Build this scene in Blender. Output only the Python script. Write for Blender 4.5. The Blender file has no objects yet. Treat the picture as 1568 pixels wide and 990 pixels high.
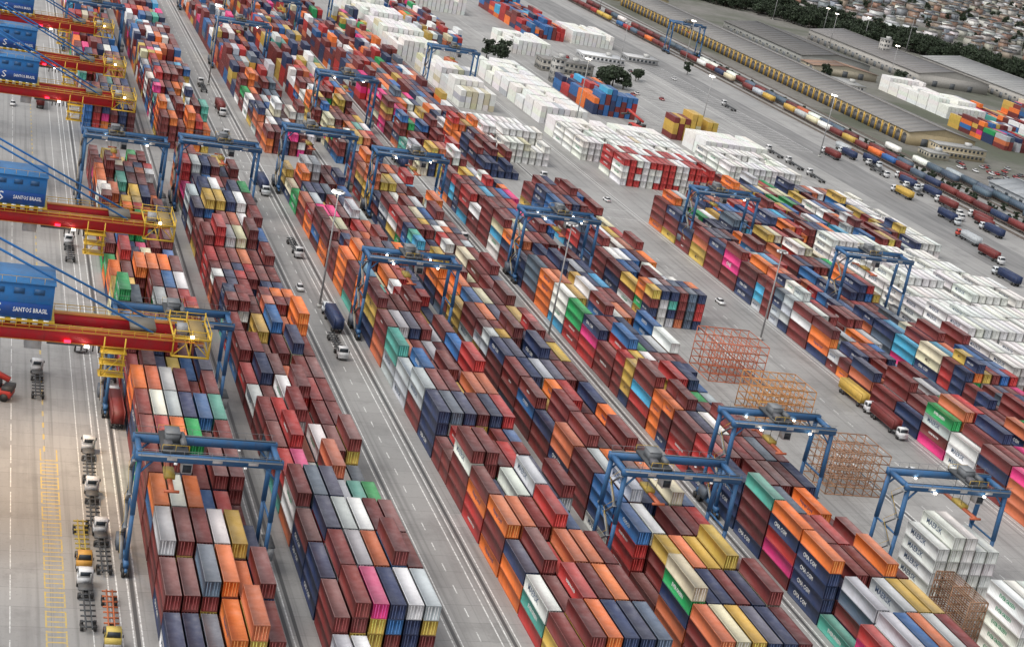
import bpy, numpy as np, math, random
from math import *
rnd=random.Random(11); rs=np.random.RandomState(5)
scene=bpy.context.scene
V=scene.view_settings; V.view_transform='Standard'; V.look='None'; V.exposure=0
# ------------------------------------------------------------ camera
f_,p_,r_,a_,H_=2494,radians(17.04),radians(11.69),radians(19.73),126.8
from mathutils import Matrix, Vector
fw=Vector((sin(a_)*cos(p_),cos(a_)*cos(p_),-sin(p_))); rt=Vector((cos(a_),-sin(a_),0)); up=rt.cross(fw)
ri=rt*cos(r_)+up*sin(r_); ui=-rt*sin(r_)+up*cos(r_)
cam=bpy.data.cameras.new("camera"); co=bpy.data.objects.new("camera",cam); scene.collection.objects.link(co)
M=Matrix.Identity(4)
for i in range(3):
    M[i][0]=ri[i];M[i][1]=ui[i];M[i][2]=-fw[i]
M[2][3]=H_
co.matrix_world=M; cam.sensor_width=36; cam.lens=f_/1568*36; cam.clip_end=9000; cam.clip_start=1
scene.camera=co
# ------------------------------------------------------------ light
w=bpy.data.worlds.new("World"); scene.world=w; w.use_nodes=True
nt=w.node_tree; nt.nodes.clear()
out=nt.nodes.new('ShaderNodeOutputWorld'); bg=nt.nodes.new('ShaderNodeBackground'); sky=nt.nodes.new('ShaderNodeTexSky')
hs=nt.nodes.new('ShaderNodeHueSaturation'); hs.inputs['Saturation'].default_value=0.16; hs.inputs['Value'].default_value=1.35
sky.sky_type='NISHITA'; sky.sun_disc=False; SE=radians(56); SAZ=radians(-105)
sky.sun_elevation=SE; sky.sun_rotation=SAZ; sky.dust_density=2.5
nt.links.new(sky.outputs[0],hs.inputs['Color']); nt.links.new(hs.outputs[0],bg.inputs[0]); nt.links.new(bg.outputs[0],out.inputs[0])
bg.inputs[1].default_value=0.15
sl=bpy.data.lights.new("sun","SUN"); sl.energy=1.35; sl.angle=radians(28); sl.color=(1,.94,.86)
so=bpy.data.objects.new("sun",sl); scene.collection.objects.link(so)
sd=Vector((sin(SAZ)*cos(SE),cos(SAZ)*cos(SE),sin(SE)))
so.rotation_euler=sd.to_track_quat('Z','Y').to_euler()
# ------------------------------------------------------------ materials
def newmat(n):
    m=bpy.data.materials.new(n); m.use_nodes=True
    t=m.node_tree; b=t.nodes['Principled BSDF']; return m,t,b
def N(t,typ,**k):
    n=t.nodes.new(typ)
    for a,v in k.items(): setattr(n,a,v)
    return n
def math_(t,op,a,b=None,clamp=False):
    n=N(t,'ShaderNodeMath',operation=op,use_clamp=clamp)
    for i,x in enumerate((a,b)):
        if x is None: continue
        if isinstance(x,(int,float)): n.inputs[i].default_value=x
        else: t.links.new(x,n.inputs[i])
    return n.outputs[0]
def mix(t,f,a,b,bt='MIX'):
    n=N(t,'ShaderNodeMix',data_type='RGBA',blend_type=bt)
    for s,x in ((0,f),(6,a),(7,b)):
        if isinstance(x,(int,float)): n.inputs[s].default_value=x
        elif isinstance(x,tuple): n.inputs[s].default_value=(*x,1)
        else: t.links.new(x,n.inputs[s])
    return n.outputs[2]
def noise(t,vec,scale,detail=4,rough=.55,sc=None):
    n=N(t,'ShaderNodeTexNoise'); n.inputs['Scale'].default_value=scale; n.inputs['Detail'].default_value=detail; n.inputs['Roughness'].default_value=rough
    if sc:
        m=N(t,'ShaderNodeMapping'); m.inputs['Scale'].default_value=sc; t.links.new(vec,m.inputs[0]); vec=m.outputs[0]
    t.links.new(vec,n.inputs['Vector']); return n.outputs[0]
def ramp(t,x,a,b,c0=0.,c1=1.):
    n=N(t,'ShaderNodeMapRange'); t.links.new(x,n.inputs[0])
    n.inputs[1].default_value=a;n.inputs[2].default_value=b;n.inputs[3].default_value=c0;n.inputs[4].default_value=c1
    return n.outputs[0]
def pos(t): return N(t,'ShaderNodeNewGeometry').outputs['Position']
# containers
cm,t,b=newmat("container_paint")
at=N(t,'ShaderNodeAttribute',attribute_name='col'); uv=N(t,'ShaderNodeUVMap',uv_map='UVMap')
sx=N(t,'ShaderNodeSeparateXYZ'); t.links.new(uv.outputs[0],sx.inputs[0])
P_=pos(t)
kind=at.outputs['Alpha']
n1=noise(t,P_,.6,3); n2=noise(t,P_,2.2,3,.65,(1,1,.18))
isroof=math_(t,'COMPARE',kind,.5); t.nodes[-1].inputs[2].default_value=.1
c1=mix(t,ramp(t,n1,.45,.75,.0,.2),at.outputs['Color'],(.15,.11,.09))
rf=math_(t,'MULTIPLY',isroof,ramp(t,n1,.3,.65,.16,.0))
c2=mix(t,rf,c1,(.42,.38,.36))
c3=mix(t,ramp(t,n2,.6,.76,0,.4),c2,mix(t,.5,c2,(.10,.05,.03)))
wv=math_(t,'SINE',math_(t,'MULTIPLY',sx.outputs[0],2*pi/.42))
cs=math_(t,'MULTIPLY',wv,.12); cs=math_(t,'ADD',cs,.94)  # corrugation shading painted into the colour, in step with the bump
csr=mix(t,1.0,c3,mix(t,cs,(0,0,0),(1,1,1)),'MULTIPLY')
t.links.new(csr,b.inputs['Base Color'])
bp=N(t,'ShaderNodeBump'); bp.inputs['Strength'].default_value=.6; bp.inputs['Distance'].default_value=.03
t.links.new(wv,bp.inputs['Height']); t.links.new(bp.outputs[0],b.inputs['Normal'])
t.links.new(ramp(t,n1,.3,.7,.45,.7),b.inputs['Roughness'])
# generic paint
gm,t,b=newmat("weathered_paint")
at=N(t,'ShaderNodeAttribute',attribute_name='col'); P_=pos(t)
n1=noise(t,P_,.8,3); n2=noise(t,P_,3,3,.6,(1,1,.2))
c=mix(t,ramp(t,n1,.45,.75,0,.25),at.outputs['Color'],(.12,.10,.085))
c=mix(t,ramp(t,n2,.6,.75,0,.4),c,(.07,.05,.04))
t.links.new(c,b.inputs['Base Color']); b.inputs['Roughness'].default_value=.55
def emat(n,c,s):
    m,t,b=newmat(n); b.inputs['Emission Color'].default_value=(*c,1); b.inputs['Emission Strength'].default_value=s; b.inputs['Base Color'].default_value=(*c,1); return m
em=emat("lamp_glow",(1,.90,.76),14)
er=emat("red_lamp_glow",(1,.03,.08),3)
# pavement
pm,t,b=newmat("yard_pavement"); P_=pos(t)
a1=noise(t,P_,.02,6,.6); a2=noise(t,P_,.25,6,.65,(1,.06,1)); a3=noise(t,P_,1.6,5,.7); a4=noise(t,P_,.9,3,.5,(1,.01,1)); a5=noise(t,P_,.07,6,.7)
c=mix(t,ramp(t,a1,.3,.7),(.28,.275,.265),(.38,.372,.36))
c=mix(t,ramp(t,a2,.5,.75,0,.6),c,(.18,.175,.17))
c=mix(t,ramp(t,a4,.54,.66,0,.45),c,(.13,.127,.125))
c=mix(t,ramp(t,a3,.56,.78,0,.55),c,(.15,.14,.13))
c=mix(t,ramp(t,a5,.52,.64,0,.4),c,(.16,.155,.15))
br=N(t,'ShaderNodeTexBrick'); br.inputs['Scale'].default_value=1; br.inputs['Brick Width'].default_value=9; br.inputs['Row Height'].default_value=6; br.inputs['Mortar Size'].default_value=.06
br.inputs['Color1'].default_value=(1,1,1,1); br.inputs['Color2'].default_value=(.88,.88,.88,1); br.inputs['Mortar'].default_value=(.6,.6,.6,1); br.offset=0
t.links.new(P_,br.inputs[0]); c=mix(t,.8,c,br.outputs[0],'MULTIPLY')
t.links.new(c,b.inputs['Base Color']); t.links.new(ramp(t,a1,.3,.7,.45,.8),b.inputs['Roughness'])
om,t,b=newmat("outer_ground"); P_=pos(t)
a1=noise(t,P_,.008,6,.6); a3=noise(t,P_,.15,5,.7)
c=mix(t,ramp(t,a1,.42,.58),(.08,.09,.06),(.19,.18,.165)); c=mix(t,ramp(t,a3,.45,.7,0,.6),c,(.07,.065,.055))
t.links.new(c,b.inputs['Base Color']); b.inputs['Roughness'].default_value=.9
am,t,b=newmat("asphalt"); P_=pos(t)
c=mix(t,ramp(t,noise(t,P_,.3,6,.6,(1,.1,1)),.3,.7),(.14,.14,.14),(.26,.255,.25)); t.links.new(c,b.inputs['Base Color']); b.inputs['Roughness'].default_value=.8
mk,t,b=newmat("road_marking_paint"); at=N(t,'ShaderNodeAttribute',attribute_name='col'); P_=pos(t)
c=mix(t,ramp(t,noise(t,P_,1.5,5,.7),.42,.62,0,.8),at.outputs['Color'],(.3,.295,.29)); t.links.new(c,b.inputs['Base Color']); b.inputs['Roughness'].default_value=.7
fm,t,b=newmat("foliage"); at=N(t,'ShaderNodeAttribute',attribute_name='col')
t.links.new(at.outputs['Color'],b.inputs['Base Color']); b.inputs['Roughness'].default_value=.7
# ------------------------------------------------------------ mesh builder
Q=np.array([[0,3,2,1],[4,5,6,7],[0,1,5,4],[1,2,6,5],[2,3,7,6],[3,0,4,7]])
class MB:
    def __init__(s): s.v=[];s.f=[];s.c=[];s.m=[];s.n=0
    def add(s,v,f,c,m=0):
        v=np.asarray(v,float); s.v.append(v)
        for q in f: s.f.append([i+s.n for i in q]); s.c.append(c); s.m.append(m)
        s.n+=len(v)
    def box(s,c,d,col,rz=0,m=0,top=(1,1),sh=(0,0)):
        x,y,z=[k/2 for k in d]
        b=np.array([[-x,-y,-z],[x,-y,-z],[x,y,-z],[-x,y,-z],[-x*top[0]+sh[0],-y*top[1]+sh[1],z],[x*top[0]+sh[0],-y*top[1]+sh[1],z],[x*top[0]+sh[0],y*top[1]+sh[1],z],[-x*top[0]+sh[0],y*top[1]+sh[1],z]])
        if rz:
            cr,sr=cos(rz),sin(rz); b=b@np.array([[cr,sr,0],[-sr,cr,0],[0,0,1]])
        s.add(b+np.array(c),Q,col,m)
    def beam(s,p,q,w_,h_,col,m=0):
        p=np.array(p,float);q=np.array(q,float);d=q-p;d/=np.linalg.norm(d)
        u=np.array([0,0,1.]) if abs(d[2])<.9 else np.array([0,1.,0])
        a=np.cross(d,u);a/=np.linalg.norm(a);k=np.cross(a,d)
        a=a*w_/2;k=k*h_/2
        s.add([p-a-k,p+a-k,p+a+k,p-a+k,q-a-k,q+a-k,q+a+k,q-a+k],Q,col,m)
    def cyl(s,p,q,r,col,n=10,m=0,r2=None):
        p=np.array(p,float);q=np.array(q,float);d=q-p;d/=np.linalg.norm(d)
        u=np.array([0,0,1.]) if abs(d[2])<.9 else np.array([0,1.,0])
        a=np.cross(d,u);a/=np.linalg.norm(a);k=np.cross(a,d); r2=r if r2 is None else r2
        A=[p+r*(a*cos(2*pi*i/n)+k*sin(2*pi*i/n)) for i in range(n)]; B=[q+r2*(a*cos(2*pi*i/n)+k*sin(2*pi*i/n)) for i in range(n)]
        F=[[i,(i+1)%n,n+(i+1)%n,n+i] for i in range(n)]+[list(range(n))[::-1],list(range(n,2*n))]
        s.add(A+B,F,col,m)
    def rect(s,x0,y0,x1,y1,z,col,m=0): s.add([[x0,y0,z],[x1,y0,z],[x1,y1,z],[x0,y1,z]],[[0,1,2,3]],col,m)
    def mesh(s,name,mats):
        me=bpy.data.meshes.new(name); v=np.concatenate(s.v)
        me.vertices.add(len(v)); me.vertices.foreach_set('co',v.ravel())
        tot=np.array([len(q) for q in s.f]); st_=np.concatenate([[0],np.cumsum(tot)[:-1]])
        me.loops.add(int(tot.sum())); me.loops.foreach_set('vertex_index',np.concatenate([np.array(q) for q in s.f]))
        me.polygons.add(len(tot)); me.polygons.foreach_set('loop_start',st_); me.polygons.foreach_set('material_index',np.array(s.m))
        me.update(calc_edges=True)
        c=np.ones((len(tot),4)); c[:,:3]=np.array([k[:3] for k in s.c]); c=np.repeat(c,tot,axis=0)
        at=me.color_attributes.new('col','FLOAT_COLOR','CORNER'); at.data.foreach_set('color',c.ravel())
        for m in mats: me.materials.append(m)
        return me
    def obj(s,name,mats,loc=(0,0,0)):
        o=bpy.data.objects.new(name,s.mesh(name,mats)); o.location=loc; scene.collection.objects.link(o); return o
def inst(name,me,loc,rz=0,sc=1,parent=None):
    o=bpy.data.objects.new(name,me); o.location=loc; o.rotation_euler[2]=rz
    o.scale=(sc,sc,sc) if isinstance(sc,(int,float)) else sc
    scene.collection.objects.link(o)
    if parent: o.parent=parent
    return o
def jit(c,a=.12):
    k=1+rnd.uniform(-a,a); return tuple(min(1,max(0,x*k*(1+rnd.uniform(-.05,.05)))) for x in c)
# ------------------------------------------------------------ ground
g=MB(); g.rect(-3000,-1500,6000,7000,0,(1,1,1)); g.obj("ground",[om])
g=MB(); g.add([[-60,-100,.004],[455,-100,.004],[455,765,.004],[470,1500,.004],[-60,1500,.004]],[[0,1,2,3,4]],(1,1,1)); g.obj("yard_pavement",[pm])
WH=(.78,.78,.76); YE=(.6,.42,.08)
g=MB(); z=.012
def vline(x,y0,y1,w_,c=WH,dash=None,zz=z):
    if not dash: g.rect(x-w_/2,y0,x+w_/2,y1,zz,c)
    else:
        y=y0
        while y<y1: g.rect(x-w_/2,y,x+w_/2,y+dash[0],zz,c); y+=dash[0]+dash[1]
for x in (26.9,28.2,29.9,31.2,52.8,54.4,80.5,82,89,90.4,92,115.6,117,142.3,143.8,149,150.6,174,175.3,199.6,201,228,226.6,252,254,279):
    vline(x,150,1000,.24)
vline(85.5,150,1000,.2,WH,(3,5)); vline(214,150,560,.2,WH,(3,5)); vline(207,150,560,.16,WH,(2,6))
vline(17.9,286,700,.35,YE,(2.4,3.2)); 
for x in (17.2,20.1): vline(x,150,283,.25,YE,(5,1))
y=150
while y<283: g.rect(17.33,y,19.97,y+.35,z,YE); y+=1.5
vline(12,150,700,.15,WH,(8,2)); vline(24,150,700,.15,WH)
for k in range(30):
    yy=705+k*7
    g.rect(300,yy,318,yy+.3,z,WH); g.rect(330,yy,352,yy+.3,z,WH); g.rect(366,yy,388,yy+.3,z,WH)
for x in (299.7,318.2,329.7,352.2,365.7,388.2): vline(x,705,915,.3)
for yy in (521,533): g.rect(60,yy,226,yy+.25,z+.004,WH)
g.obj("pavement_markings",[mk])
g=MB()
g.rect(372,150,402,1200,.008,(1,1,1)); g.obj("perimeter_road",[am])
g=MB()
for x in (30.55,53.6,55.3,81.25,91.2,116.3,143.05,149.8,174.65,200.3): g.rect(x-.3,150,x+.3,1000,.016,(.09,.09,.09))
g.obj("runway_drain_strip",[gm])
# ------------------------------------------------------------ containers
def template(L,W=2.44,Hh=2.59,detail=True):
    v=[];f=[];k=[];uv=[];br_=[]
    def face(o,ux,uy,lx,ly,nrm,kd,fr=.13,dp=.05,rb=1):
        o,ux,uy,nrm=map(lambda q:np.array(q,float),(o,ux,uy,nrm)); b0=len(v)
        R_=[(0,0),(lx,0),(lx,ly),(0,ly)]; I=[(fr,fr),(lx-fr,fr),(lx-fr,ly-fr),(fr,ly-fr)]
        if not detail:
            for a,b_ in R_: v.append(o+ux*a+uy*b_)
            f.append([b0,b0+1,b0+2,b0+3]);k.append(kd);uv.append(R_);br_.append(1);return
        for a,b_ in R_: v.append(o+ux*a+uy*b_)
        for a,b_ in I: v.append(o+ux*a+uy*b_)
        for a,b_ in I: v.append(o+ux*a+uy*b_-nrm*dp)
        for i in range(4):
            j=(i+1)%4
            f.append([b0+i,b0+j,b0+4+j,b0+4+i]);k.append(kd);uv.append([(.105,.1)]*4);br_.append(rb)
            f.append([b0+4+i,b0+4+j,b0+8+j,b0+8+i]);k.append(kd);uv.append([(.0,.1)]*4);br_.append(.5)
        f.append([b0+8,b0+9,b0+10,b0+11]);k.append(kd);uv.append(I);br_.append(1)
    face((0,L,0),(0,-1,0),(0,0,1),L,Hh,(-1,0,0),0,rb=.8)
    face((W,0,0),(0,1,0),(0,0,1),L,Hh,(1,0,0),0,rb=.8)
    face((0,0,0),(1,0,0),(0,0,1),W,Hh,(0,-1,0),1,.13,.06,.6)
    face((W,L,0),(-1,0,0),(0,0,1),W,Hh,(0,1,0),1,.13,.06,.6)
    o=np.array([0,0,Hh]);fr=.13
    R_=[(0,0),(W,0),(W,L),(0,L)];I=[(fr,fr),(W-fr,fr),(W-fr,L-fr),(fr,L-fr)];b0=len(v)
    if detail:
        for a,c_ in R_: v.append(o+np.array([a,c_,0]))
        for a,c_ in I: v.append(o+np.array([a,c_,0]))
        for a,c_ in I: v.append(o+np.array([a,c_,-.04]))
        for i in range(4):
            j=(i+1)%4
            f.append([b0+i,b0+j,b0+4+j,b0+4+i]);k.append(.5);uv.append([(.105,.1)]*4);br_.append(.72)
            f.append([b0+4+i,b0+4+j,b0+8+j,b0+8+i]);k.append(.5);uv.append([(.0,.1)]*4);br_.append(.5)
        f.append([b0+8,b0+9,b0+10,b0+11]);k.append(.5);uv.append([(c_,a) for a,c_ in I]);br_.append(1)
        for bx in (.45,.9,1.54,1.99):
            b0=len(v)
            for dx,dy in ((-.04,.05),(-.04,-.02),(.04,-.02),(.04,.05)):
                v.append(np.array([bx+dx,dy,.15]));v.append(np.array([bx+dx,dy,Hh-.12]))
            for i in range(3): f.append([b0+2*i,b0+2*i+2,b0+2*i+3,b0+2*i+1]);k.append(1);uv.append([(.105,.1)]*4);br_.append(2)
        b0=len(v)
        for q in ((1.195,.03,.12),(1.245,.03,.12),(1.245,.03,Hh-.12),(1.195,.03,Hh-.12)): v.append(np.array(q))
        f.append([b0,b0+1,b0+2,b0+3]);k.append(1);uv.append([(.105,.1)]*4);br_.append(.3)
    else:
        for a,c_ in R_: v.append(o+np.array([a,c_,0]))
        f.append([b0,b0+1,b0+2,b0+3]);k.append(.5);uv.append([(c_,a) for a,c_ in R_]);br_.append(1)
    return np.array(v),np.array(f),np.array(k),np.array(uv,float),np.array(br_)
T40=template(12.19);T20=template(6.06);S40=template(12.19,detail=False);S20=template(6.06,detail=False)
COL=dict(m=(.18,.026,.024),M=(.12,.018,.019),n=(.018,.036,.105),b=(.025,.13,.35),r=(.43,.028,.026),o=(.80,.18,.03),w=(.87,.86,.82),g=(.50,.53,.55),
 y=(.60,.39,.075),p=(.76,.035,.21),t=(.08,.37,.29),G=(.015,.32,.09),c=(.70,.64,.44),s=(.09,.13,.18),B=(.06,.38,.62),O=(.56,.145,.06))
def pal(s):
    ks=list(s);ws=[s[k] for k in ks]
    return lambda: rnd.choices(ks,ws)[0]
PMIX=pal(dict(m=37,M=8,n=18,b=5,r=8,o=7,w=6,g=5,y=4.5,p=2.2,t=1.0,G=1.6,c=1.5,s=3,B=.8,O=5))
PMIX2=pal(dict(m=28,M=6,n=16,b=8,r=7,o=7,w=9,g=4,y=9,p=2.4,t=1.2,G=2,c=3,s=3,B=1.5,O=4))
PWH=pal(dict(w=98,g=1,c=1)); PRW=pal(dict(w=60,r=40)); PYE=pal(dict(y=70,m=20,c=10)); PBR=pal(dict(w=84,O=4,c=10,g=2)); PBL=pal(dict(m=35,n=15,b=25,r=20,o=5,B=5))
def textmesh(s,h):
    c=bpy.data.curves.new('tx','FONT'); c.body=s; c.size=h*1.35; c.align_x='CENTER'; c.align_y='CENTER'; c.resolution_u=1; c.offset=.03
    o=bpy.data.objects.new('tx',c); scene.collection.objects.link(o)
    dg=bpy.context.evaluated_depsgraph_get(); me=o.evaluated_get(dg).to_mesh(); me.calc_loop_triangles()
    v=np.array([x.co[:] for x in me.vertices]); f=np.array([x.vertices[:] for x in me.loop_triangles])
    bpy.data.objects.remove(o); bpy.data.curves.remove(c); return v,f
LW=(.65,.65,.63)
LOG={'g':[("MAERSK",1.1,(.05,.08,.14))],'w':[("MAERSK",1.15,(.06,.10,.17)),("EVERGREEN",.9,(.03,.25,.12))],'n':[("CMA CGM",.85,LW)],'o':[("Hapag-Lloyd",.8,(.05,.05,.12))],
 'p':[("ONE",1.3,LW)],'r':[("HAMBURG SUD",.75,LW)],'m':[("HAMBURG SUD",.5,LW),("TRITON",.4,LW)],'G':[("EVERGREEN",.85,LW)],'y':[("MSC",1.0,(.08,.06,.05))],'b':[("COSCO",.8,LW)],'c':[("MSC",1.0,(.08,.06,.05))],'t':[("EVERGREEN",.7,LW)]}
TX={}
for k in LOG:
    for s,h,c in LOG[k]: TX[s]=textmesh(s,h)
FORCE=[None]
def bayobj(items,near,name="shipping_container_stack"):
    Vs=[];Fs=[];Cs=[];Us=[];n=0
    for (x,y,zc,is20,col,code,exp_) in items:
        T=(T20 if is20 else T40) if near else (S20 if is20 else S40)
        v,f,k,u,bb=T
        Vs.append(v+np.array([x,y,zc]));Fs.append(f+n);n+=len(v)
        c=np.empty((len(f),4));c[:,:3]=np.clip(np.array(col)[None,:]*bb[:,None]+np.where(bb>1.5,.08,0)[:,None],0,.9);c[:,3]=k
        if code in 'wc':
            e=k==1; c[e,:3]*=.86
        fd=rnd.random()**2*(.06 if code=='w' else .36); lum=rnd.uniform(.88,1.15) if code!='w' else rnd.uniform(.95,1.02); e=k==.5
        c[e,:3]=(c[e,:3]*(1-fd)+fd*np.array([.32,.28,.265]))*lum
        Cs.append(np.repeat(c,4,axis=0));Us.append(u.reshape(-1,2))
    ex=[]
    for (x,y,zc,is20,col,code,exp_) in items:
        if near and exp_ and code in LOG and (FORCE[0] or rnd.random()<(.15 if code=='m' else .5)):
            s,h,tc=rnd.choice(LOG[code])
            if FORCE[0] and code=='w': s,h,tc=[q for q in LOG['w'] if q[0]==FORCE[0]][0]
            tv,tf=TX[s]; L=6.06 if is20 else 12.19; sc=.6 if is20 else 1
            a=np.stack([np.full(len(tv),x+.035),y+L/2-tv[:,0]*sc,zc+1.35+tv[:,1]*sc],1)
            if s in("CMA CGM","MAERSK","ONE"): a[:,1]+= L*.12
            Vs.append(a); ex.append((tf+n,tc)); n+=len(a)
    me=bpy.data.meshes.new(name); v=np.concatenate(Vs); F=np.concatenate(Fs)
    me.vertices.add(len(v)); me.vertices.foreach_set('co',v.ravel())
    li=[F.ravel()]+[e[0].ravel() for e in ex]; nt_=sum(len(e[0]) for e in ex)
    tot=np.concatenate([np.full(len(F),4),np.full(nt_,3)]).astype(int); st_=np.concatenate([[0],np.cumsum(tot)[:-1]])
    me.loops.add(int(tot.sum())); me.loops.foreach_set('vertex_index',np.concatenate(li).astype(int))
    me.polygons.add(len(tot)); me.polygons.foreach_set('loop_start',st_); me.update(calc_edges=True)
    C=[np.concatenate(Cs)]+[np.tile(np.array([*e[1],0.]),(len(e[0])*3,1)) for e in ex]
    at=me.color_attributes.new('col','FLOAT_COLOR','CORNER'); at.data.foreach_set('color',np.concatenate(C).ravel())
    ul=me.uv_layers.new(name='UVMap'); ul.data.foreach_set('uv',np.concatenate([np.concatenate(Us),np.full((nt_*3,2),.105)]).ravel())
    me.materials.append(cm)
    o=bpy.data.objects.new(name,me); scene.collection.objects.link(o); return o
def block(x0,rows,y0,y1,hlo,hhi,pl,ov={},hov={},gap=.03,pitch=12.75,name="shipping_container_stack",rp=2.8):
    nb=int((y1-y0)/pitch+.01); base=rnd.uniform(hlo,hhi); white=pl in(PWH,PRW,PBR)
    for b in range(nb):
        y=y0+b*pitch
        base=min(hhi,max(hlo,base+rnd.uniform(-.8,.8)))
        is20=rnd.random()<.13 and b not in ov and not white
        items=[];hs_=[]
        for r in range(rows):
            h=int(round(base+rnd.choice([-1,0,0,0,0,0,0] if white else [-1,-1,0,0,0,0,0,1]))) ; h=max(1,min(5,h))
            if rnd.random()<gap and not white: h=max(0,h-3)
            hs_.append(h)
        if b in hov: hs_=[int(q) for q in hov[b]]
        run=pl()
        for r in range(rows):
            left=hs_[r-1] if r else 0
            for part in range(2 if is20 else 1):
                for tz in range(hs_[r]):
                    if rnd.random()>.38: run=pl()
                    code=run
                    if b in ov and tz>=hs_[r]-1 and r<len(ov[b]): code=ov[b][r]
                    j=.03 if white else 1
                    items.append((x0+r*rp+rnd.uniform(-.05,.05)*(1 if j==1 else .5),y+part*6.13+rnd.uniform(-.11,.11)*(1 if j==1 else .4),tz*2.6+.01,is20,jit(COL[code],.03 if white else .14),code,tz>=left))
        if items: bayobj(items,y<640,name)
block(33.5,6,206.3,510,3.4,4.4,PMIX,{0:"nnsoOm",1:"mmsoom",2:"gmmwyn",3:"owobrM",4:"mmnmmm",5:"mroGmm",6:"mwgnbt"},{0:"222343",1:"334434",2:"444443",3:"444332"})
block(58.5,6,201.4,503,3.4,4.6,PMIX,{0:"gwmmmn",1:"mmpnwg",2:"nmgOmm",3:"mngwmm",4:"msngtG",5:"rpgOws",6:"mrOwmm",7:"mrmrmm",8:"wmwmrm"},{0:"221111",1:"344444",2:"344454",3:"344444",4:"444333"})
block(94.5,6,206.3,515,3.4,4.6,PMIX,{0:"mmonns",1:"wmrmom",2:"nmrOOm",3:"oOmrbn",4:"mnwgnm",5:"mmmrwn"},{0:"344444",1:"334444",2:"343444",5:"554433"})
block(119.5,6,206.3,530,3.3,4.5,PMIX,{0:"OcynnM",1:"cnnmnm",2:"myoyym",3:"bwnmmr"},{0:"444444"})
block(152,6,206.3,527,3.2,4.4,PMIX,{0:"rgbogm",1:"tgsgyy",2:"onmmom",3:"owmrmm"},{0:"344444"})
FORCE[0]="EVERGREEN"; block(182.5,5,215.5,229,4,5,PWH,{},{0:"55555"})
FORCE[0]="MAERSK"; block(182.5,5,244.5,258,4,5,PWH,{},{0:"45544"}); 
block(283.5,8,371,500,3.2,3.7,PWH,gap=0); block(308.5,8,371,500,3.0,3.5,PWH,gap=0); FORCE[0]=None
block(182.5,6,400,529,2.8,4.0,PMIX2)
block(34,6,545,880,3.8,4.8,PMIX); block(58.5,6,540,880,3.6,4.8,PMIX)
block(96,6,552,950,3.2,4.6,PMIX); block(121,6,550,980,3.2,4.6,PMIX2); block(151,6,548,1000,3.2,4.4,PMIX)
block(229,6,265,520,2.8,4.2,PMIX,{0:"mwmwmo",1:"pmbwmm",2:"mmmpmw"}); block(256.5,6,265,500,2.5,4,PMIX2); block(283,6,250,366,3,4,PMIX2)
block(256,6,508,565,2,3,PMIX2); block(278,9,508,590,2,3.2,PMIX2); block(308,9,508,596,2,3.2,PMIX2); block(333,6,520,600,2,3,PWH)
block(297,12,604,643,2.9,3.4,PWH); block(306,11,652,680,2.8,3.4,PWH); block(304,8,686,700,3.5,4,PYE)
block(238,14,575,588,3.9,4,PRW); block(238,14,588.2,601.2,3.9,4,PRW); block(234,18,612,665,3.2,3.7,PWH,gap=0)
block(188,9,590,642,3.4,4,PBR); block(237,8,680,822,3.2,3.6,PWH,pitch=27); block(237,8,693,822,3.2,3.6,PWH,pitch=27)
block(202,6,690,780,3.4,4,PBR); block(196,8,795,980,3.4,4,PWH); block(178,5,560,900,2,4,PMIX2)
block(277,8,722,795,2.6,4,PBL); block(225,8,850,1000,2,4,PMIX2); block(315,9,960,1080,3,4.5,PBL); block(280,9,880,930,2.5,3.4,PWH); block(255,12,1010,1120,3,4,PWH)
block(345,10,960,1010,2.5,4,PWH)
block(575,10,890,990,3,4,PWH); block(610,8,850,960,2,4,PMIX2); block(560,8,800,870,2,3.5,PMIX2); block(650,9,860,960,2,4,PMIX2)
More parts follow.
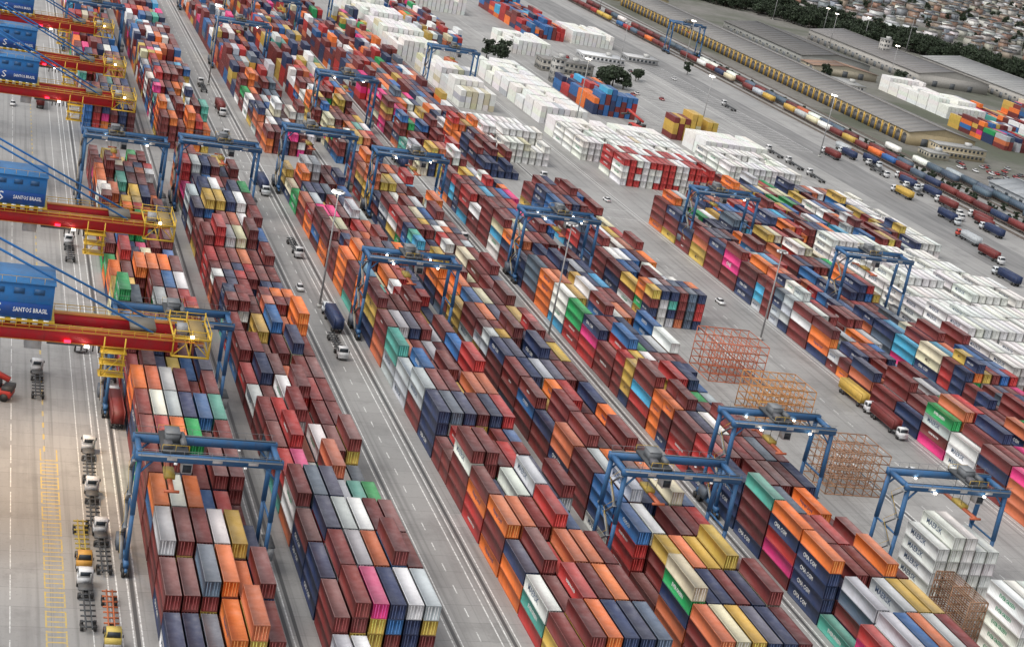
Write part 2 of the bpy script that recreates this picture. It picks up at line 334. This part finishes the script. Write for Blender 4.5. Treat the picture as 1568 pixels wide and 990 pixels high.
# ------------------------------------------------------------ RTG cranes
BL=(.035,.13,.29); DG=(.05,.055,.06); YL=(.66,.42,.03); GR=(.22,.23,.24)
def rtg(x0,yf,tr=.5,lit=False,col=BL,sp=16):
    m=MB(); X=11.1; yh=3.6
    for s in (-1,1):
        m.box((0,s*yh,20.6),(23.6,.95,1.35),col)
        m.box((0,s*yh,21.33),(23,.25,.12),DG)
        for k in range(-5,6): m.beam((k*2.2,s*(yh+1.0),21.1),(k*2.2,s*(yh+1.0),22.2),.05,.05,GR)
        m.beam((-11.5,s*(yh+1.0),22.2),(11.5,s*(yh+1.0),22.2),.05,.05,GR); m.box((0,s*(yh+.85),21.05),(23,.6,.06),GR)
        for k in(-.55,.1,.62): m.box((X*k,s*(yh+.485),20.6),(1.6,.03,.7),(.7,.7,.7))
        for q in (-1,1):
            m.beam((s*X,q*3.6,20),(s*X,q*4.0,10.5),.75,.6,col); m.beam((s*X,q*4.0,10.6),(s*X,q*4.0,1.9),.62,.5,col)
            m.beam((s*X,q*3.8,17.6),(s*(X-2.2),q*3.6,20),.3,.3,col)
            for dy in (-.95,.95):
                for dx in (-.38,.38): m.cyl((s*X+dx-.2,q*4.3+dy,.72),(s*X+dx+.2,q*4.3+dy,.72),.72,(.02,.02,.02),14)
            m.box((s*X,q*4.3,1.15),(.5,3.0,.5),col)
        m.box((s*X,0,1.95),(.8,10.4,.9),col); m.box((s*X,0,20.5),(.8,6.2,.9),col)
        m.beam((s*X,-4.0,10.5),(s*X,4.0,10.5),.3,.3,col)
    m.box((X+1.1,0,3.7),(1.5,4.6,2.5),(.4,.41,.41)); m.box((X+1.1,0,5.0),(1.7,4.8,.12),DG)
    m.box((-X-.85,1,3.2),(1.1,3,2.0),(.1,.12,.15))
    zz=2.4;k=0
    while zz<19.5:
        a,b_=(-1.8,1.8) if k%2==0 else (1.8,-1.8)
        m.beam((-X-.8,a-2,zz),(-X-.8,b_-2,zz+2.9),.6,.1,GR); m.beam((-X-1.15,a-2,zz+1),(-X-1.15,b_-2,zz+3.9),.05,.05,YL)
        m.box((-X-.8,b_-2,zz+2.9),(.7,.8,.07),GR); zz+=2.9;k+=1
    tx=-X+3.5+tr*15.5
    m.box((tx,0,21.7),(4.2,8.0,.35),DG); m.box((tx-.3,.6,22.7),(2.2,2.8,1.6),(.16,.17,.18)); m.box((tx-.3,.6,23.56),(2.4,3.0,.1),(.2,.21,.22))
    m.cyl((tx+1.4,-2.6,22.5),(tx+1.4,1.6,22.5),.5,(.12,.13,.14),12); m.box((tx-1.2,-2.7,22.4),(1.3,1.5,1.1),(.10,.10,.11))
    for s in(-1,1):
        m.beam((tx-2.1,s*4.0,22.9),(tx+2.1,s*4.0,22.9),.06,.06,YL)
        for k in(-2.1,0,2.1): m.beam((tx+k,s*4.0,21.8),(tx+k,s*4.0,22.9),.06,.06,YL)
    m.box((tx+2.4,-1.5,18.5),(1.7,2.0,2.1),(.5,.5,.5)); m.box((tx+2.4,-2.52,18.3),(1.4,.04,1.3),(.02,.03,.04)); m.box((tx+2.4,-1.5,17.43),(1.3,1.5,.04),(.02,.03,.04)); m.beam((tx+2.4,-1.5,19.5),(tx+1.8,-1.5,21.6),.3,.3,DG)
    for q in(-1.6,1.6):
        for s in(-.8,.8): m.beam((tx+s,q,sp+.5),(tx+s*1.6,q,21.6),.06,.06,(.03,.03,.03))
    m.box((tx,0,sp+.3),(1.7,3.6,.7),(.4,.28,.05)); m.box((tx,0,sp-.1),(.8,11.6,.4),(.5,.12,.05))
    for s in(-1,1): m.box((tx,s*5.95,sp-.2),(2.4,.35,.4),(.5,.12,.05))
    for k in(-.5,.5):
        m.box((X*k,-yh-.75,20.1),(.1,.5,.1),DG); m.box((X*k,-yh-1.0,20.0),(.5,.3,.3),(1,1,1),m=1 if lit and (k>0 or tr>.4) else 0)
        m.box((X*k,yh-.75,19.8),(.4,.3,.2),(1,1,1),m=1 if lit else 0)
    m.obj("rubber_tyred_gantry_crane",[gm,em],(x0+11.75,yf+yh,0))
for a in [(29,240.5,.12,False),(29,306,.5,False),(29,456,.3,True),(56.3,464,.55,False),(92,366,.45,True),(92,499,.3,False),(118,482,.6,True),(115,247.5,.2,False),(149.5,276,.45,True),(175,250,.75,True),(150.5,428,.5,True),
          (229.5,487,.3,True),(254.5,426,.35,False),(192,717,.5,False),(121,606,.5,True),(93,700,.4,True),(121,790,.6,False),(31,690,.5,False),(150,860,.3,True),(93,850,.5,True),(420,985,.5,False)]: rtg(*a)
# ------------------------------------------------------------ ship to shore cranes
RD=(.56,.018,.03); BS=(.025,.18,.48); RDY=(.60,.20,.03)  # red girder paint, with the red light's glow put into its colour
st_txt=textmesh("SANTOS BRASIL",1.5); st_s=textmesh("S",4)
def sts(yc):
    m=MB()
    for s in(-1,1):
        m.box((-14,s*3.2,36.9),(96,1.1,2.3),RD); m.box((-14,s*3.2,38.15),(96,1.2,.14),RDY); m.box((-14,s*3.2,35.7),(96,1.3,.14),RDY)
        yy=s*4.5; m.box((-12,yy,37.9),(100,.9,.08),YL if s>0 else RDY)
        m.beam((-62,yy+s*.45,39.0),(38.2,yy+s*.45,39.0),.09,.09,YL); m.beam((-62,yy+s*.45,38.5),(38.2,yy+s*.45,38.5),.06,.06,YL)
        for k in range(0,24): m.beam((k*2-9,yy+s*.45,37.9),(k*2-9,yy+s*.45,39.0),.08,.08,YL)
    for k in range(0,9): m.box((-8+k*5.1,0,36.3),(.5,5.3,.5),RD)
    for z_ in(35.4,38.4):
        for s in(-1,1): m.beam((33.2,s*4.6,z_),(39,s*4.6,z_),.28,.28,YL)
        for x in(33.2,39): m.beam((x,-4.6,z_),(x,4.6,z_),.28,.28,YL)
        m.beam((36,-4.6,z_),(36,4.6,z_),.2,.2,YL)
    for s in(-1,1):
        for x in(33.2,36,39): m.beam((x,s*4.6,35.4),(x,s*4.6,39.9),.2,.2,YL)
        m.beam((33.2,s*4.6,35.4),(36,s*4.6,38.4),.15,.15,YL); m.beam((39,s*4.6,35.4),(36,s*4.6,38.4),.15,.15,YL); m.beam((33.2,s*4.6,39.7),(39,s*4.6,39.7),.1,.1,YL)
    m.beam((39,-4.6,39.7),(39,4.6,39.7),.1,.1,YL); m.beam((39,-4.6,35.4),(39,0,38.4),.15,.15,YL); m.beam((39,4.6,35.4),(39,0,38.4),.15,.15,YL)
    m.box((37.3,0,38.5),(2.2,8.8,.08),(.3,.2,.06)); m.box((34.6,-2,39.2),(1.6,2,1.4),(.3,.3,.3))
    for x in(22.5,25.7):
        for y_ in(-5.6,-3.2): m.beam((x,y_,37.9),(x,y_,31.4),.2,.2,YL)
    for zz in(31.4,33.4,35.3):
        m.box((24.1,-4.4,zz),(4.0,2.9,.1),YL)
        for y_ in(-5.8,-3.0): m.beam((22.1,y_,zz+1.0),(26.1,y_,zz+1.0),.09,.09,YL)
    m.beam((22.5,-5.6,31.4),(25.7,-5.6,35.3),.12,.12,YL)
    m.box((12,0,34.6),(2.6,3,2.4),(.55,.55,.55)); m.box((17,0,35.2),(6,5.2,.7),(.12,.12,.13)); m.box((28.5,0,38.6),(4,5,.7),(.15,.13,.1))
    for q in range(6): m.cyl((18.5+q*.9,-1.5,35.0),(18.5+q*.9,-1.5,33.6+.2*(q%2)),.12,(.03,.03,.03),6)
    # machinery house
    m.box((1.2,0,42.2),(26,9,5.6),BS); m.box((1.2,0,45.05),(26.4,9.4,.14),(.05,.22,.50)); m.box((-3,.5,46.4),(14,6,2.6),BS); m.box((1.2,-4.56,40.7),(25.6,.1,2.3),(.012,.08,.34))
    for k in range(16): m.box((-11+k*1.63,-4.62,38.95),(.8,.3,.75),(.7,.7,.7))
    m.box((1.2,0,39.1),(27,9.8,.2),YL)
    for k in range(4): m.box((3+k*3,-4.53,43.8),(1.6,.1,.9),(.02,.09,.22))
    for k in range(-5,7): m.beam((k*2.1,-4.6,45.1),(k*2.1,-4.6,46.1),.06,.06,YL)
    m.beam((-11,-4.6,46.1),(13.8,-4.6,46.1),.06,.06,YL)
    tv,tf=st_txt; m.add(np.stack([tv[:,0]*.36+10.9,np.full(len(tv),-4.625),tv[:,1]*.5+40.75],1),tf.tolist(),(.85,.85,.85))
    tv,tf=st_s; m.add(np.stack([tv[:,0]*.5+6.0,np.full(len(tv),-4.63),tv[:,1]*.45+40.75],1),tf.tolist(),(.85,.85,.85))
    for x in(2,-28):
        for s in(-1,1):
            m.beam((x,s*9,2),(x,s*7,35.5),1.4,1.6,BS); 
            for d in(-3,-1,1,3): m.cyl((x-.3,s*9+d,.5),(x+.3,s*9+d,.5),.5,DG,12)
        m.box((x,0,34.7),(1.6,15.5,1.6),BS); m.box((x,0,2.2),(1.3,24,1.5),BS)
    for s in(-1,1):
        m.beam((-28,s*7,35.5),(-26,s*2,64),.9,.9,BS); m.beam((2,s*7,35.5),(-26,s*2,64),.7,.7,BS)
        m.beam((-28,s*8,14),(2,s*8,14),1.2,1.4,BS)
        m.cyl((-26,s*2.2,64),(30,s*3.2,38.4),.2,BS,8); m.cyl((-26,s*2.2,56),(14,s*3.2,38.4),.15,BS,8); m.cyl((-26,s*2.2,64),(-58,s*3.2,38.4),.2,BS,8)
    m.box((-26,0,64),(2,6,1.2),BS)
    m.box((17,-3.9,36.0),(1.0,.3,.4),(1,1,1),m=2)
    m.box((20,-3.95,35.4),(.7,.4,.3),(1,1,1),m=1); m.box((36,-4.9,38.9),(.5,.3,.3),(1,1,1),m=1)
    m.obj("ship_to_shore_crane",[gm,em,er],(0,yc,0))
for yc in (315.5,251.5,429.5,473,535): sts(yc)
def plight(name,loc,e,c,r=1.0):
    l=bpy.data.lights.new(name,'SPOT'); l.energy=e; l.color=c; l.shadow_soft_size=r; l.spot_size=radians(130); l.spot_blend=1
    o=bpy.data.objects.new(name,l); o.location=loc; scene.collection.objects.link(o)
plight("crane_floodlight",(15,281,33),38000,(1,.62,.28)); plight("crane_floodlight",(15,255,33),12000,(1,.62,.28))
plight("crane_floodlight",(24,440,33),9000,(1,.7,.4))
# ------------------------------------------------------------ light masts
def mast(x,y,h,lit):
    m=MB(); m.cyl((0,0,0),(0,0,h),.3,(.3,.3,.3),10,r2=.13); m.box((0,0,.4),(1.2,1.2,.8),(.4,.4,.38)); m.cyl((0,0,h-.4),(0,0,h-.1),1.1,(.25,.25,.25),12)
    for k in range(8):
        a=k*pi/4; m.box((1.3*cos(a),1.3*sin(a),h-.6),(.7,.45,.4),(.75,.75,.75),rz=a,m=1 if (lit and k in(3,4,5,6)) else 0)
    m.obj("light_mast",[gm,em],(x,y,0))
for a in [(87,387,31,1),(146.5,379,32,0),(217,397,27,0),(325,702,30,1),(88,660,33,1),(252,674,33,1),(387,696,31,1),(733,1220,34,0),(88,880,32,0),(410,930,30,1),(430,1150,30,1),(600,1010,28,1),(640,1180,28,1),(340,860,30,0),(690,1290,22,1),(660,1330,22,1),(720,1270,22,1),(545,1330,24,1)]: mast(*a)
# ------------------------------------------------------------ steel storage frames
def frame(x0,x1,y0,y1,h,c):
    m=MB(); nx=6; 
    for i in range(nx+1):
        x=x0+(x1-x0)*i/nx
        for y in (y0,(y0+y1)/2,y1): m.beam((x,y,0),(x,y,h),.17,.17,c)
    for k in range(6):
        zz=h*k/5+ (.1 if k==0 else 0)
        for y in(y0,y1,(y0+y1)/2): m.beam((x0,y,zz),(x1,y,zz),.17,.22,jit(c,.2))
        for i in range(nx+1):
            x=x0+(x1-x0)*i/nx; m.beam((x,y0,zz),(x,y1,zz),.13,.16,jit(c,.2))
    for i in range(0,nx,2):
        xa=x0+(x1-x0)*i/nx; xb=x0+(x1-x0)*(i+1)/nx
        for k in range(5): m.beam((xa,y0,h*k/5),(xb,y0,h*(k+1)/5),.1,.1,c); m.beam((xb,y1,h*k/5),(xa,y1,h*(k+1)/5),.1,.1,c)
    m.obj("steel_storage_rack",[gm])
frame(184,199,358,371,10.5,(.54,.15,.07)); frame(184.5,199,330,342,9.5,(.56,.26,.09)); frame(184,198,291,303,10,(.38,.20,.11)); frame(178.5,182.3,226,238,9,(.3,.17,.1))
# ------------------------------------------------------------ vehicles
def truckmesh(cc,load,chc=DG):
    m=MB(); K=(.02,.02,.02); G_=(.02,.03,.04)
    for s in(-.45,.45): m.box((s,-1.8,1.15),(.2,12.4,.35),chc)
    for k in range(8): m.box((0,-7.6+k*1.65,1.2),(2.3,.18,.22),chc)
    for yy in(-6.6,-5.3):
        for s in(-1,1): m.cyl((s*.75,yy,.5),(s*1.2,yy,.5),.5,K,12)
    m.box((0,5.2,.85),(.9,6.2,.3),K)
    for yy in(3.1,7.1):
        for s in(-1,1): m.cyl((s*.75,yy,.5),(s*1.2,yy,.5),.5,K,12)
    m.box((0,7.3,1.45),(2.4,1.9,1.1),cc); m.box((0,7.15,2.55),(2.35,1.7,1.15),cc,top=(.93,.82))
    m.box((0,8.0,2.5),(2.0,.12,.85),G_,top=(.93,1),sh=(0,-.13)); m.box((0,6.33,2.55),(1.7,.06,.7),G_)
    for s in(-1,1): m.box((s*1.15,7.2,2.5),(.08,1.1,.7),G_); m.box((s*1.35,8.0,2.3),(.15,.1,.5),K)
    m.box((0,8.3,.8),(2.4,.25,.5),(.4,.4,.4)); m.box((.8,6.0,1.7),(.3,.3,2.2),(.2,.2,.2)); m.box((0,4.6,1.25),(2.2,2.2,.2),(.08,.08,.08))
    if load:
        m.box((0,-1.8,2.65),(2.36,12.1,2.5),load)
        for s in(-1,1):
            for q in(-1,1): m.box((s*1.14,-1.8+q*6.0,2.65),(.2,.24,2.62),load); m.box((s*1.14,-1.8,2.65+q*1.24),(.2,12.19,.14),load)
            for k in range(20): m.box((s*1.195,-7.5+k*.6,2.65),(.05,.28,2.3),load)
    return m.mesh("truck",[gm,em])
TM=[truckmesh((.7,.7,.7),None),truckmesh((.7,.7,.7),COL['m']),truckmesh((.6,.45,.1),None,(.45,.12,.04)),truckmesh((.7,.7,.72),COL['y']),truckmesh((.5,.06,.04),COL['g']),truckmesh((.65,.68,.7),COL['n']),truckmesh((.6,.3,.05),None,(.45,.33,.05))]
for x,y,k,f in [(25.6,280,0,0),(23.2,248,6,1),(26.4,246,0,0),(23.2,228,0,0),(26.6,224,2,1),(17,318,0,0),(26,347,0,1),(21,582,1,0),(26,410,0,0),(25.5,262,0,0),
  (87.8,500,5,1),(88.2,436,0,1),(88,375,5,0),(86,357,0,1),(155,432,3,1),(146,458,0,0),(146,560,5,0),(224.2,335,1,1),(224,352,3,1),(31.7,330,0,0),(31.6,306,1,0),
  (395,629,3,0),(384,555,4,0),(379,530,1,1),(366,499,5,0),(395,700,1,0),(384,800,0,0),(396,590,5,1),(204,560,0,0),(84,560,0,0),(87,610,1,1),(416,640,5,0),(404,600,0,1),(84.5,650,0,0)]+[(408+ (i%3)*4,575+i*11,rnd.choice([0,1,4,5,0]),i%2) for i in range(14)]+[(357,640+i*22,rnd.choice([0,0,4]),0) for i in range(3)]:
    inst("container_truck",TM[k],(x,y,.02),pi*f+rnd.uniform(-.02,.02))
def carmesh(c):
    m=MB(); m.box((0,0,.62),(1.75,4.4,.62),c,top=(.95,.97)); m.box((0,-.2,1.2),(1.6,2.5,.56),(.03,.035,.04),top=(.82,.66)); m.box((0,-.25,1.5),(1.3,1.5,.05),c)
    for yy in(-1.35,1.35):
        for s in(-1,1): m.cyl((s*.7,yy,.33),(s*.9,yy,.33),.33,(.02,.02,.02),12)
    m.box((0,2.2,.6),(1.5,.06,.2),(.7,.7,.65)); m.box((0,-2.2,.7),(1.5,.06,.15),(.4,.02,.02))
    return m.mesh("car",[gm])
CM=[carmesh((.75,.75,.75)),carmesh((.1,.1,.11)),carmesh((.4,.41,.42)),carmesh((.35,.03,.03))]
for x,y,k in [(218,429,0),(215,306,0),(12,575,0),(84,400,0),(205,470,1),(222,545,0)]+[(302+rnd.random()*80,rnd.uniform(712,905),rnd.randrange(4)) for _ in range(10)]+[(rnd.uniform(480,530),rnd.uniform(700,738),rnd.randrange(4)) for _ in range(26)]:
    inst("car",CM[k],(x,y,.02),rnd.choice([0,pi])+rnd.uniform(-.05,.05))
m=MB(); m.box((0,0,1.5),(3.6,7.5,1.4),(.5,.05,.04)); m.box((0,-2.9,2.4),(3.4,2,1),(.04,.04,.04)); m.box((0,-.6,3.2),(1.6,1.8,1.9),(.03,.04,.05),top=(.85,.8)); m.beam((0,-3,4),(0,6.5,7.5),.9,.9,(.5,.05,.04)); m.box((0,6.8,5.6),(9,1.2,.7),(.05,.05,.05)); m.beam((0,6.5,7.4),(0,6.8,5.8),.6,.6,DG)
for yy,r in((-2.6,.8),(2.6,1.0)):
    for s in(-1,1): m.cyl((s*1.3,yy,r),(s*2.1,yy,r),r,(.02,.02,.02),14)
rsm=m.mesh("reach_stacker",[gm])
for x,y,a in((8.5,311,1.3),(292,700,.6)): inst("reach_stacker",rsm,(x,y,.02),a)
# ------------------------------------------------------------ railway
m=MB()
for x in (424,430,436.5,452,459):
    m.rect(x-1.7,300,x+1.7,1500,.02,(.10,.085,.075))
    for s in(-.8,.8): m.box((x+s,900,.12),(.09,1200,.16),(.2,.16,.13))
    y=480
    while y<1000: m.box((x,y,.05),(2.4,.25,.08),(.14,.12,.1)); y+=1.4
m.obj("railway_track",[gm])
def wagon(x,y,load,flat=True):
    m=MB(); m.box((0,0,1.05),(2.5,13.4,.35),(.12,.07,.05)); m.box((0,0,.8),(.5,12,.4),(.05,.05,.05))
    for yy in(-5.2,-3.6,3.6,5.2):
        for s in(-1,1): m.cyl((s*.7,yy,.6),(s*.85,yy,.6),.42,(.04,.04,.04),10)
    if load: 
        if flat:
            m.box((0,0,2.55),(2.36,12.1,2.5),load)
            for s in(-1,1):
                for q in(-1,1): m.box((s*1.14,q*6.0,2.55),(.2,.24,2.62),load)
                for k in range(10): m.box((s*1.2,-5.5+k*1.2,2.55),(.05,.5,2.3),load)
        else:
            m.box((0,0,2.5),(2.7,13,2.5),load,top=(1,.97)); m.box((0,0,3.78),(1.9,12.4,.3),tuple(c*.8 for c in load))
            for s in(-1,1):
                for k in range(9): m.box((s*1.37,-6+k*1.5,2.5),(.1,.15,2.4),tuple(c*.7 for c in load))
    m.obj("freight_wagon",[gm],(x,y,.15))
for x,ya,yb,pl,fl in [(430,560,980,PMIX2,True),(436.5,700,1200,pal(dict(m=3,s=3,w=2,O=2,M=3)),False),(424,1000,1300,PMIX2,True),(452,610,740,pal(dict(s=4,M=2,w=3)),False),(459,560,700,pal(dict(s=5,g=2)),False)]:
    y=ya
    while y<yb:
        if rnd.random()<.88: wagon(x,y,jit(COL[pl()]),fl)
        y+=14.4
# ------------------------------------------------------------ buildings
def shed(name,x0,x1,y0,y1,h,ridge,wc,rc,arch=False):
    m=MB(); xm=(x0+x1)/2; ov=.8
    m.box((xm,(y0+y1)/2,h/2),(x1-x0,y1-y0,h),wc)
    m.add([[x0,y0-.01,h],[x1,y0-.01,h],[xm,y0-.01,h+ridge-.1],[x0,y1,h],[x1,y1,h],[xm,y1,h+ridge-.1]],[[0,1,2],[3,5,4]],wc)
    nseg=max(1,int((y1-y0)/8)); 
    for i in range(nseg):
        a=y0-ov+(y1-y0+2*ov)*i/nseg; b_=y0-ov+(y1-y0+2*ov)*(i+1)/nseg; k=rnd.uniform(.9,1.06); c=tuple(q*k for q in rc)
        for xe in(x0-ov,x1+ov):
            m.add([[xe,a,h],[xe,b_,h],[xm,b_,h+ridge],[xm,a,h+ridge],[xe,a,h+.2],[xe,b_,h+.2],[xm,b_,h+ridge+.2],[xm,a,h+ridge+.2]],Q if xe<xm else [q[::-1] for q in Q.tolist()],c)
    m.box((xm,(y0+y1)/2,h+ridge+.25),(1.2,(y1-y0),.3),tuple(q*1.2 for q in rc))
    y=y0+4
    while y<y1-4:
        if arch:
            m.box((x0-.06,y,2.1),(.3,4.4,4.2),(.06,.06,.065))
            m.add([[x0-.215,y+2.2*cos(q*pi/8),4.2+1.6*sin(q*pi/8)] for q in range(9)],[list(range(9))],(.06,.06,.065))
            m.box((x0-.25,y+3.6,h/2),(.6,1.1,h-.2),(.55,.34,.06))
            y+=7.2
        else:
            m.box((x0-.05,y,2.1),(.2,4,4.0),(.12,.13,.14)); m.box((x0-.05,y+6,4.2),(.2,2.5,1.0),(.05,.06,.07)); y+=12
    for k in(.25,.5,.75): m.box((x0+(x1-x0)*k,y0-.05,2.2),(4,.2,4.2),(.10,.11,.12))
    m.obj(name,[gm])
RC=(.20,.19,.18)
shed("long_warehouse",478,520,770,1235,7,4,(.40,.32,.19),RC,arch=True)
shed("long_warehouse",478,530,1262,1500,7,5,(.5,.42,.25),(.24,.24,.24))
shed("storage_shed",462,492,590,664,6,3,(.4,.42,.44),(.30,.32,.34)); shed("storage_shed",640,700,1040,1220,8,5,(.4,.38,.35),(.17,.16,.155)); shed("storage_shed",712,780,1000,1160,8,5,(.4,.38,.35),(.27,.27,.265))
shed("storage_shed",545,600,1040,1180,7,4,(.3,.3,.28),(.10,.095,.09)); shed("storage_shed",540,590,1010,1030,5,3,(.45,.4,.3),(.25,.15,.1)); shed("storage_shed",700,760,880,980,7,4,(.5,.5,.5),(.34,.35,.36)); shed("storage_shed",615,700,780,840,8,4,(.4,.42,.45),(.25,.28,.31))
def office(name,x,y,sx_,sy_,st,wc,rc=(.3,.3,.29)):
    m=MB(); h=st*3.2; m.box((0,0,h/2),(sx_,sy_,h),wc); m.box((0,0,h+.15),(sx_+.8,sy_+.8,.3),rc); m.box((sx_*.2,0,h+1.2),(3,3,2),(.5,.5,.48))
    for f in range(st):
        zc=f*3.2+1.8
        k=-sy_/2+1.5
        while k<sy_/2-1: m.box((-sx_/2-.02,k,zc),(.12,1.4,1.3),(.04,.05,.06)); m.box((sx_/2+.02,k,zc),(.12,1.4,1.3),(.04,.05,.06)); k+=2.6
        k=-sx_/2+1.5
        while k<sx_/2-1: m.box((k,-sy_/2-.02,zc),(1.4,.12,1.3),(.04,.05,.06)); k+=2.6
        m.box((0,-sy_/2-.1,f*3.2+3.0),(sx_+.1,.35,.25),(.6,.58,.53))
    m.obj(name,[gm],(x,y,0))
office("office_building",300,838,30,12,2,(.36,.34,.30),(.2,.19,.18)); office("concrete_tower",283,800,6,6,4,(.42,.41,.38)); office("office_building",498,752,30,10,2,(.5,.42,.28)); office("office_building",478,742,12,12,1,(.5,.46,.36)); office("office_building",530,940,12,26,2,(.5,.48,.45)); office("concrete_tower",660,1130,7,7,6,(.42,.4,.37)); office("office_building",345,905,26,14,1,(.7,.7,.7),(.7,.71,.72)); office("office_building",378,925,20,12,1,(.4,.4,.4),(.5,.5,.5))
# town
m=MB()
for _ in range(5600):
    X=rnd.uniform(690,2100);Y=rnd.uniform(1150,3000)
    d=((X-600)*250+(Y-1500)*310)/398.
    if d<62: continue
    sx_,sy_,h=rnd.uniform(5,11),rnd.uniform(5,12),rnd.choice([3,3.5,4,6,6.5,7,9]); a=rnd.choice([.35,.35+pi/2])+rnd.uniform(-.1,.1)
    wc=rnd.choice([(.45,.43,.40),(.7,.7,.68),(.28,.22,.17),(.35,.33,.28),(.25,.28,.3),(.3,.18,.13)]); rc=jit(rnd.choice([(.14,.095,.07),(.13,.125,.12),(.28,.28,.27),(.14,.10,.085),(.07,.07,.07),(.4,.4,.4),(.10,.11,.12)]),.3)
    m.box((X,Y,h/2),(sx_,sy_,h),jit(wc),rz=a); m.box((X,Y,h+.7),(sx_+1,sy_+1,1.4),rc,rz=a,top=(1,.05))
    if d<500:
        ca,sa=cos(a),sin(a)
        for k in(-.28,.28): m.box((X+k*sx_*ca+sy_*.5*sa,Y+k*sx_*sa-sy_*.5*ca,h*.55),(1.4,.15,1.3),(.04,.04,.05),rz=a)
m.obj("distant_town",[gm])
# ------------------------------------------------------------ trees
def treemesh(seed,h=10,n=900,r=4.2):
    q=np.random.RandomState(seed); m=MB(); m.cyl((0,0,0),(0,0,h*.55),.3,(.08,.06,.045),8,r2=.16)
    cl=[]
    for k in range(13):
        a=q.rand()*2*pi; rr=r*.75*sqrt(q.rand()); c=np.array([rr*cos(a),rr*sin(a),h*(.3+.6*q.rand())]); cl.append(c)
        m.cyl((0,0,h*.3),c,.12,(.08,.06,.045),5,r2=.05)
    for i in range(n):
        c=cl[q.randint(13)]; d=q.randn(3); d/=np.linalg.norm(d); R_=r*.42*(q.rand()**.4); pt=c+d*R_*np.array([1,1,.8])
        u=q.randn(3);u/=np.linalg.norm(u);w_=np.cross(u,q.randn(3));w_/=np.linalg.norm(w_); s=.22+.28*q.rand()
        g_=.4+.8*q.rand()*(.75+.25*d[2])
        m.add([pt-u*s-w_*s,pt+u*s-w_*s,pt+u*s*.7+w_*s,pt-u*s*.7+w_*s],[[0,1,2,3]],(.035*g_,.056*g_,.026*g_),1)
    return m.mesh("tree",[gm,fm])
TR=[treemesh(i,h=8+i) for i in range(4)]
for x,y,s in [(262,838,1.3),(266,843,1.1),(258,846,1.0),(318,812,1.3),(322,818,1.4),(316,819,1.2),(326,812,1.1),(312,808,1.0),(346,846,.8),(350,852,.8),(402,905,.7),(545,1000,1),(600,1000,1.1),(620,1030,1.1)]:
    inst("tree",rnd.choice(TR),(x,y,0),rnd.uniform(0,6),s)
belt=bpy.data.objects.new("tree_belt",None); scene.collection.objects.link(belt)
for _ in range(1900):
    u=rnd.uniform(-.9,1.8); wd=rnd.uniform(-60,62)*(1.0 if u<.7 else .55)
    X=600+u*250+wd*.63; Y=1500-u*310+wd*.78
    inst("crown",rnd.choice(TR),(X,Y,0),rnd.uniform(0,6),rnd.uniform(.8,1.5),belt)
town_trees=bpy.data.objects.new("town_trees",None); scene.collection.objects.link(town_trees)
for _ in range(900):
    X=rnd.uniform(690,2100);Y=rnd.uniform(1200,3000)
    if ((X-600)*250+(Y-1500)*310)/398.<48: continue
    inst("crown",rnd.choice(TR),(X,Y,0),rnd.uniform(0,6),rnd.uniform(.6,1.2),town_trees)
verge=bpy.data.objects.new("verge_bushes",None); scene.collection.objects.link(verge)
for _ in range(150): inst("bush",rnd.choice(TR),(rnd.uniform(441,447.5),rnd.uniform(500,1000),-.6),rnd.uniform(0,6),rnd.uniform(.15,.4),verge)
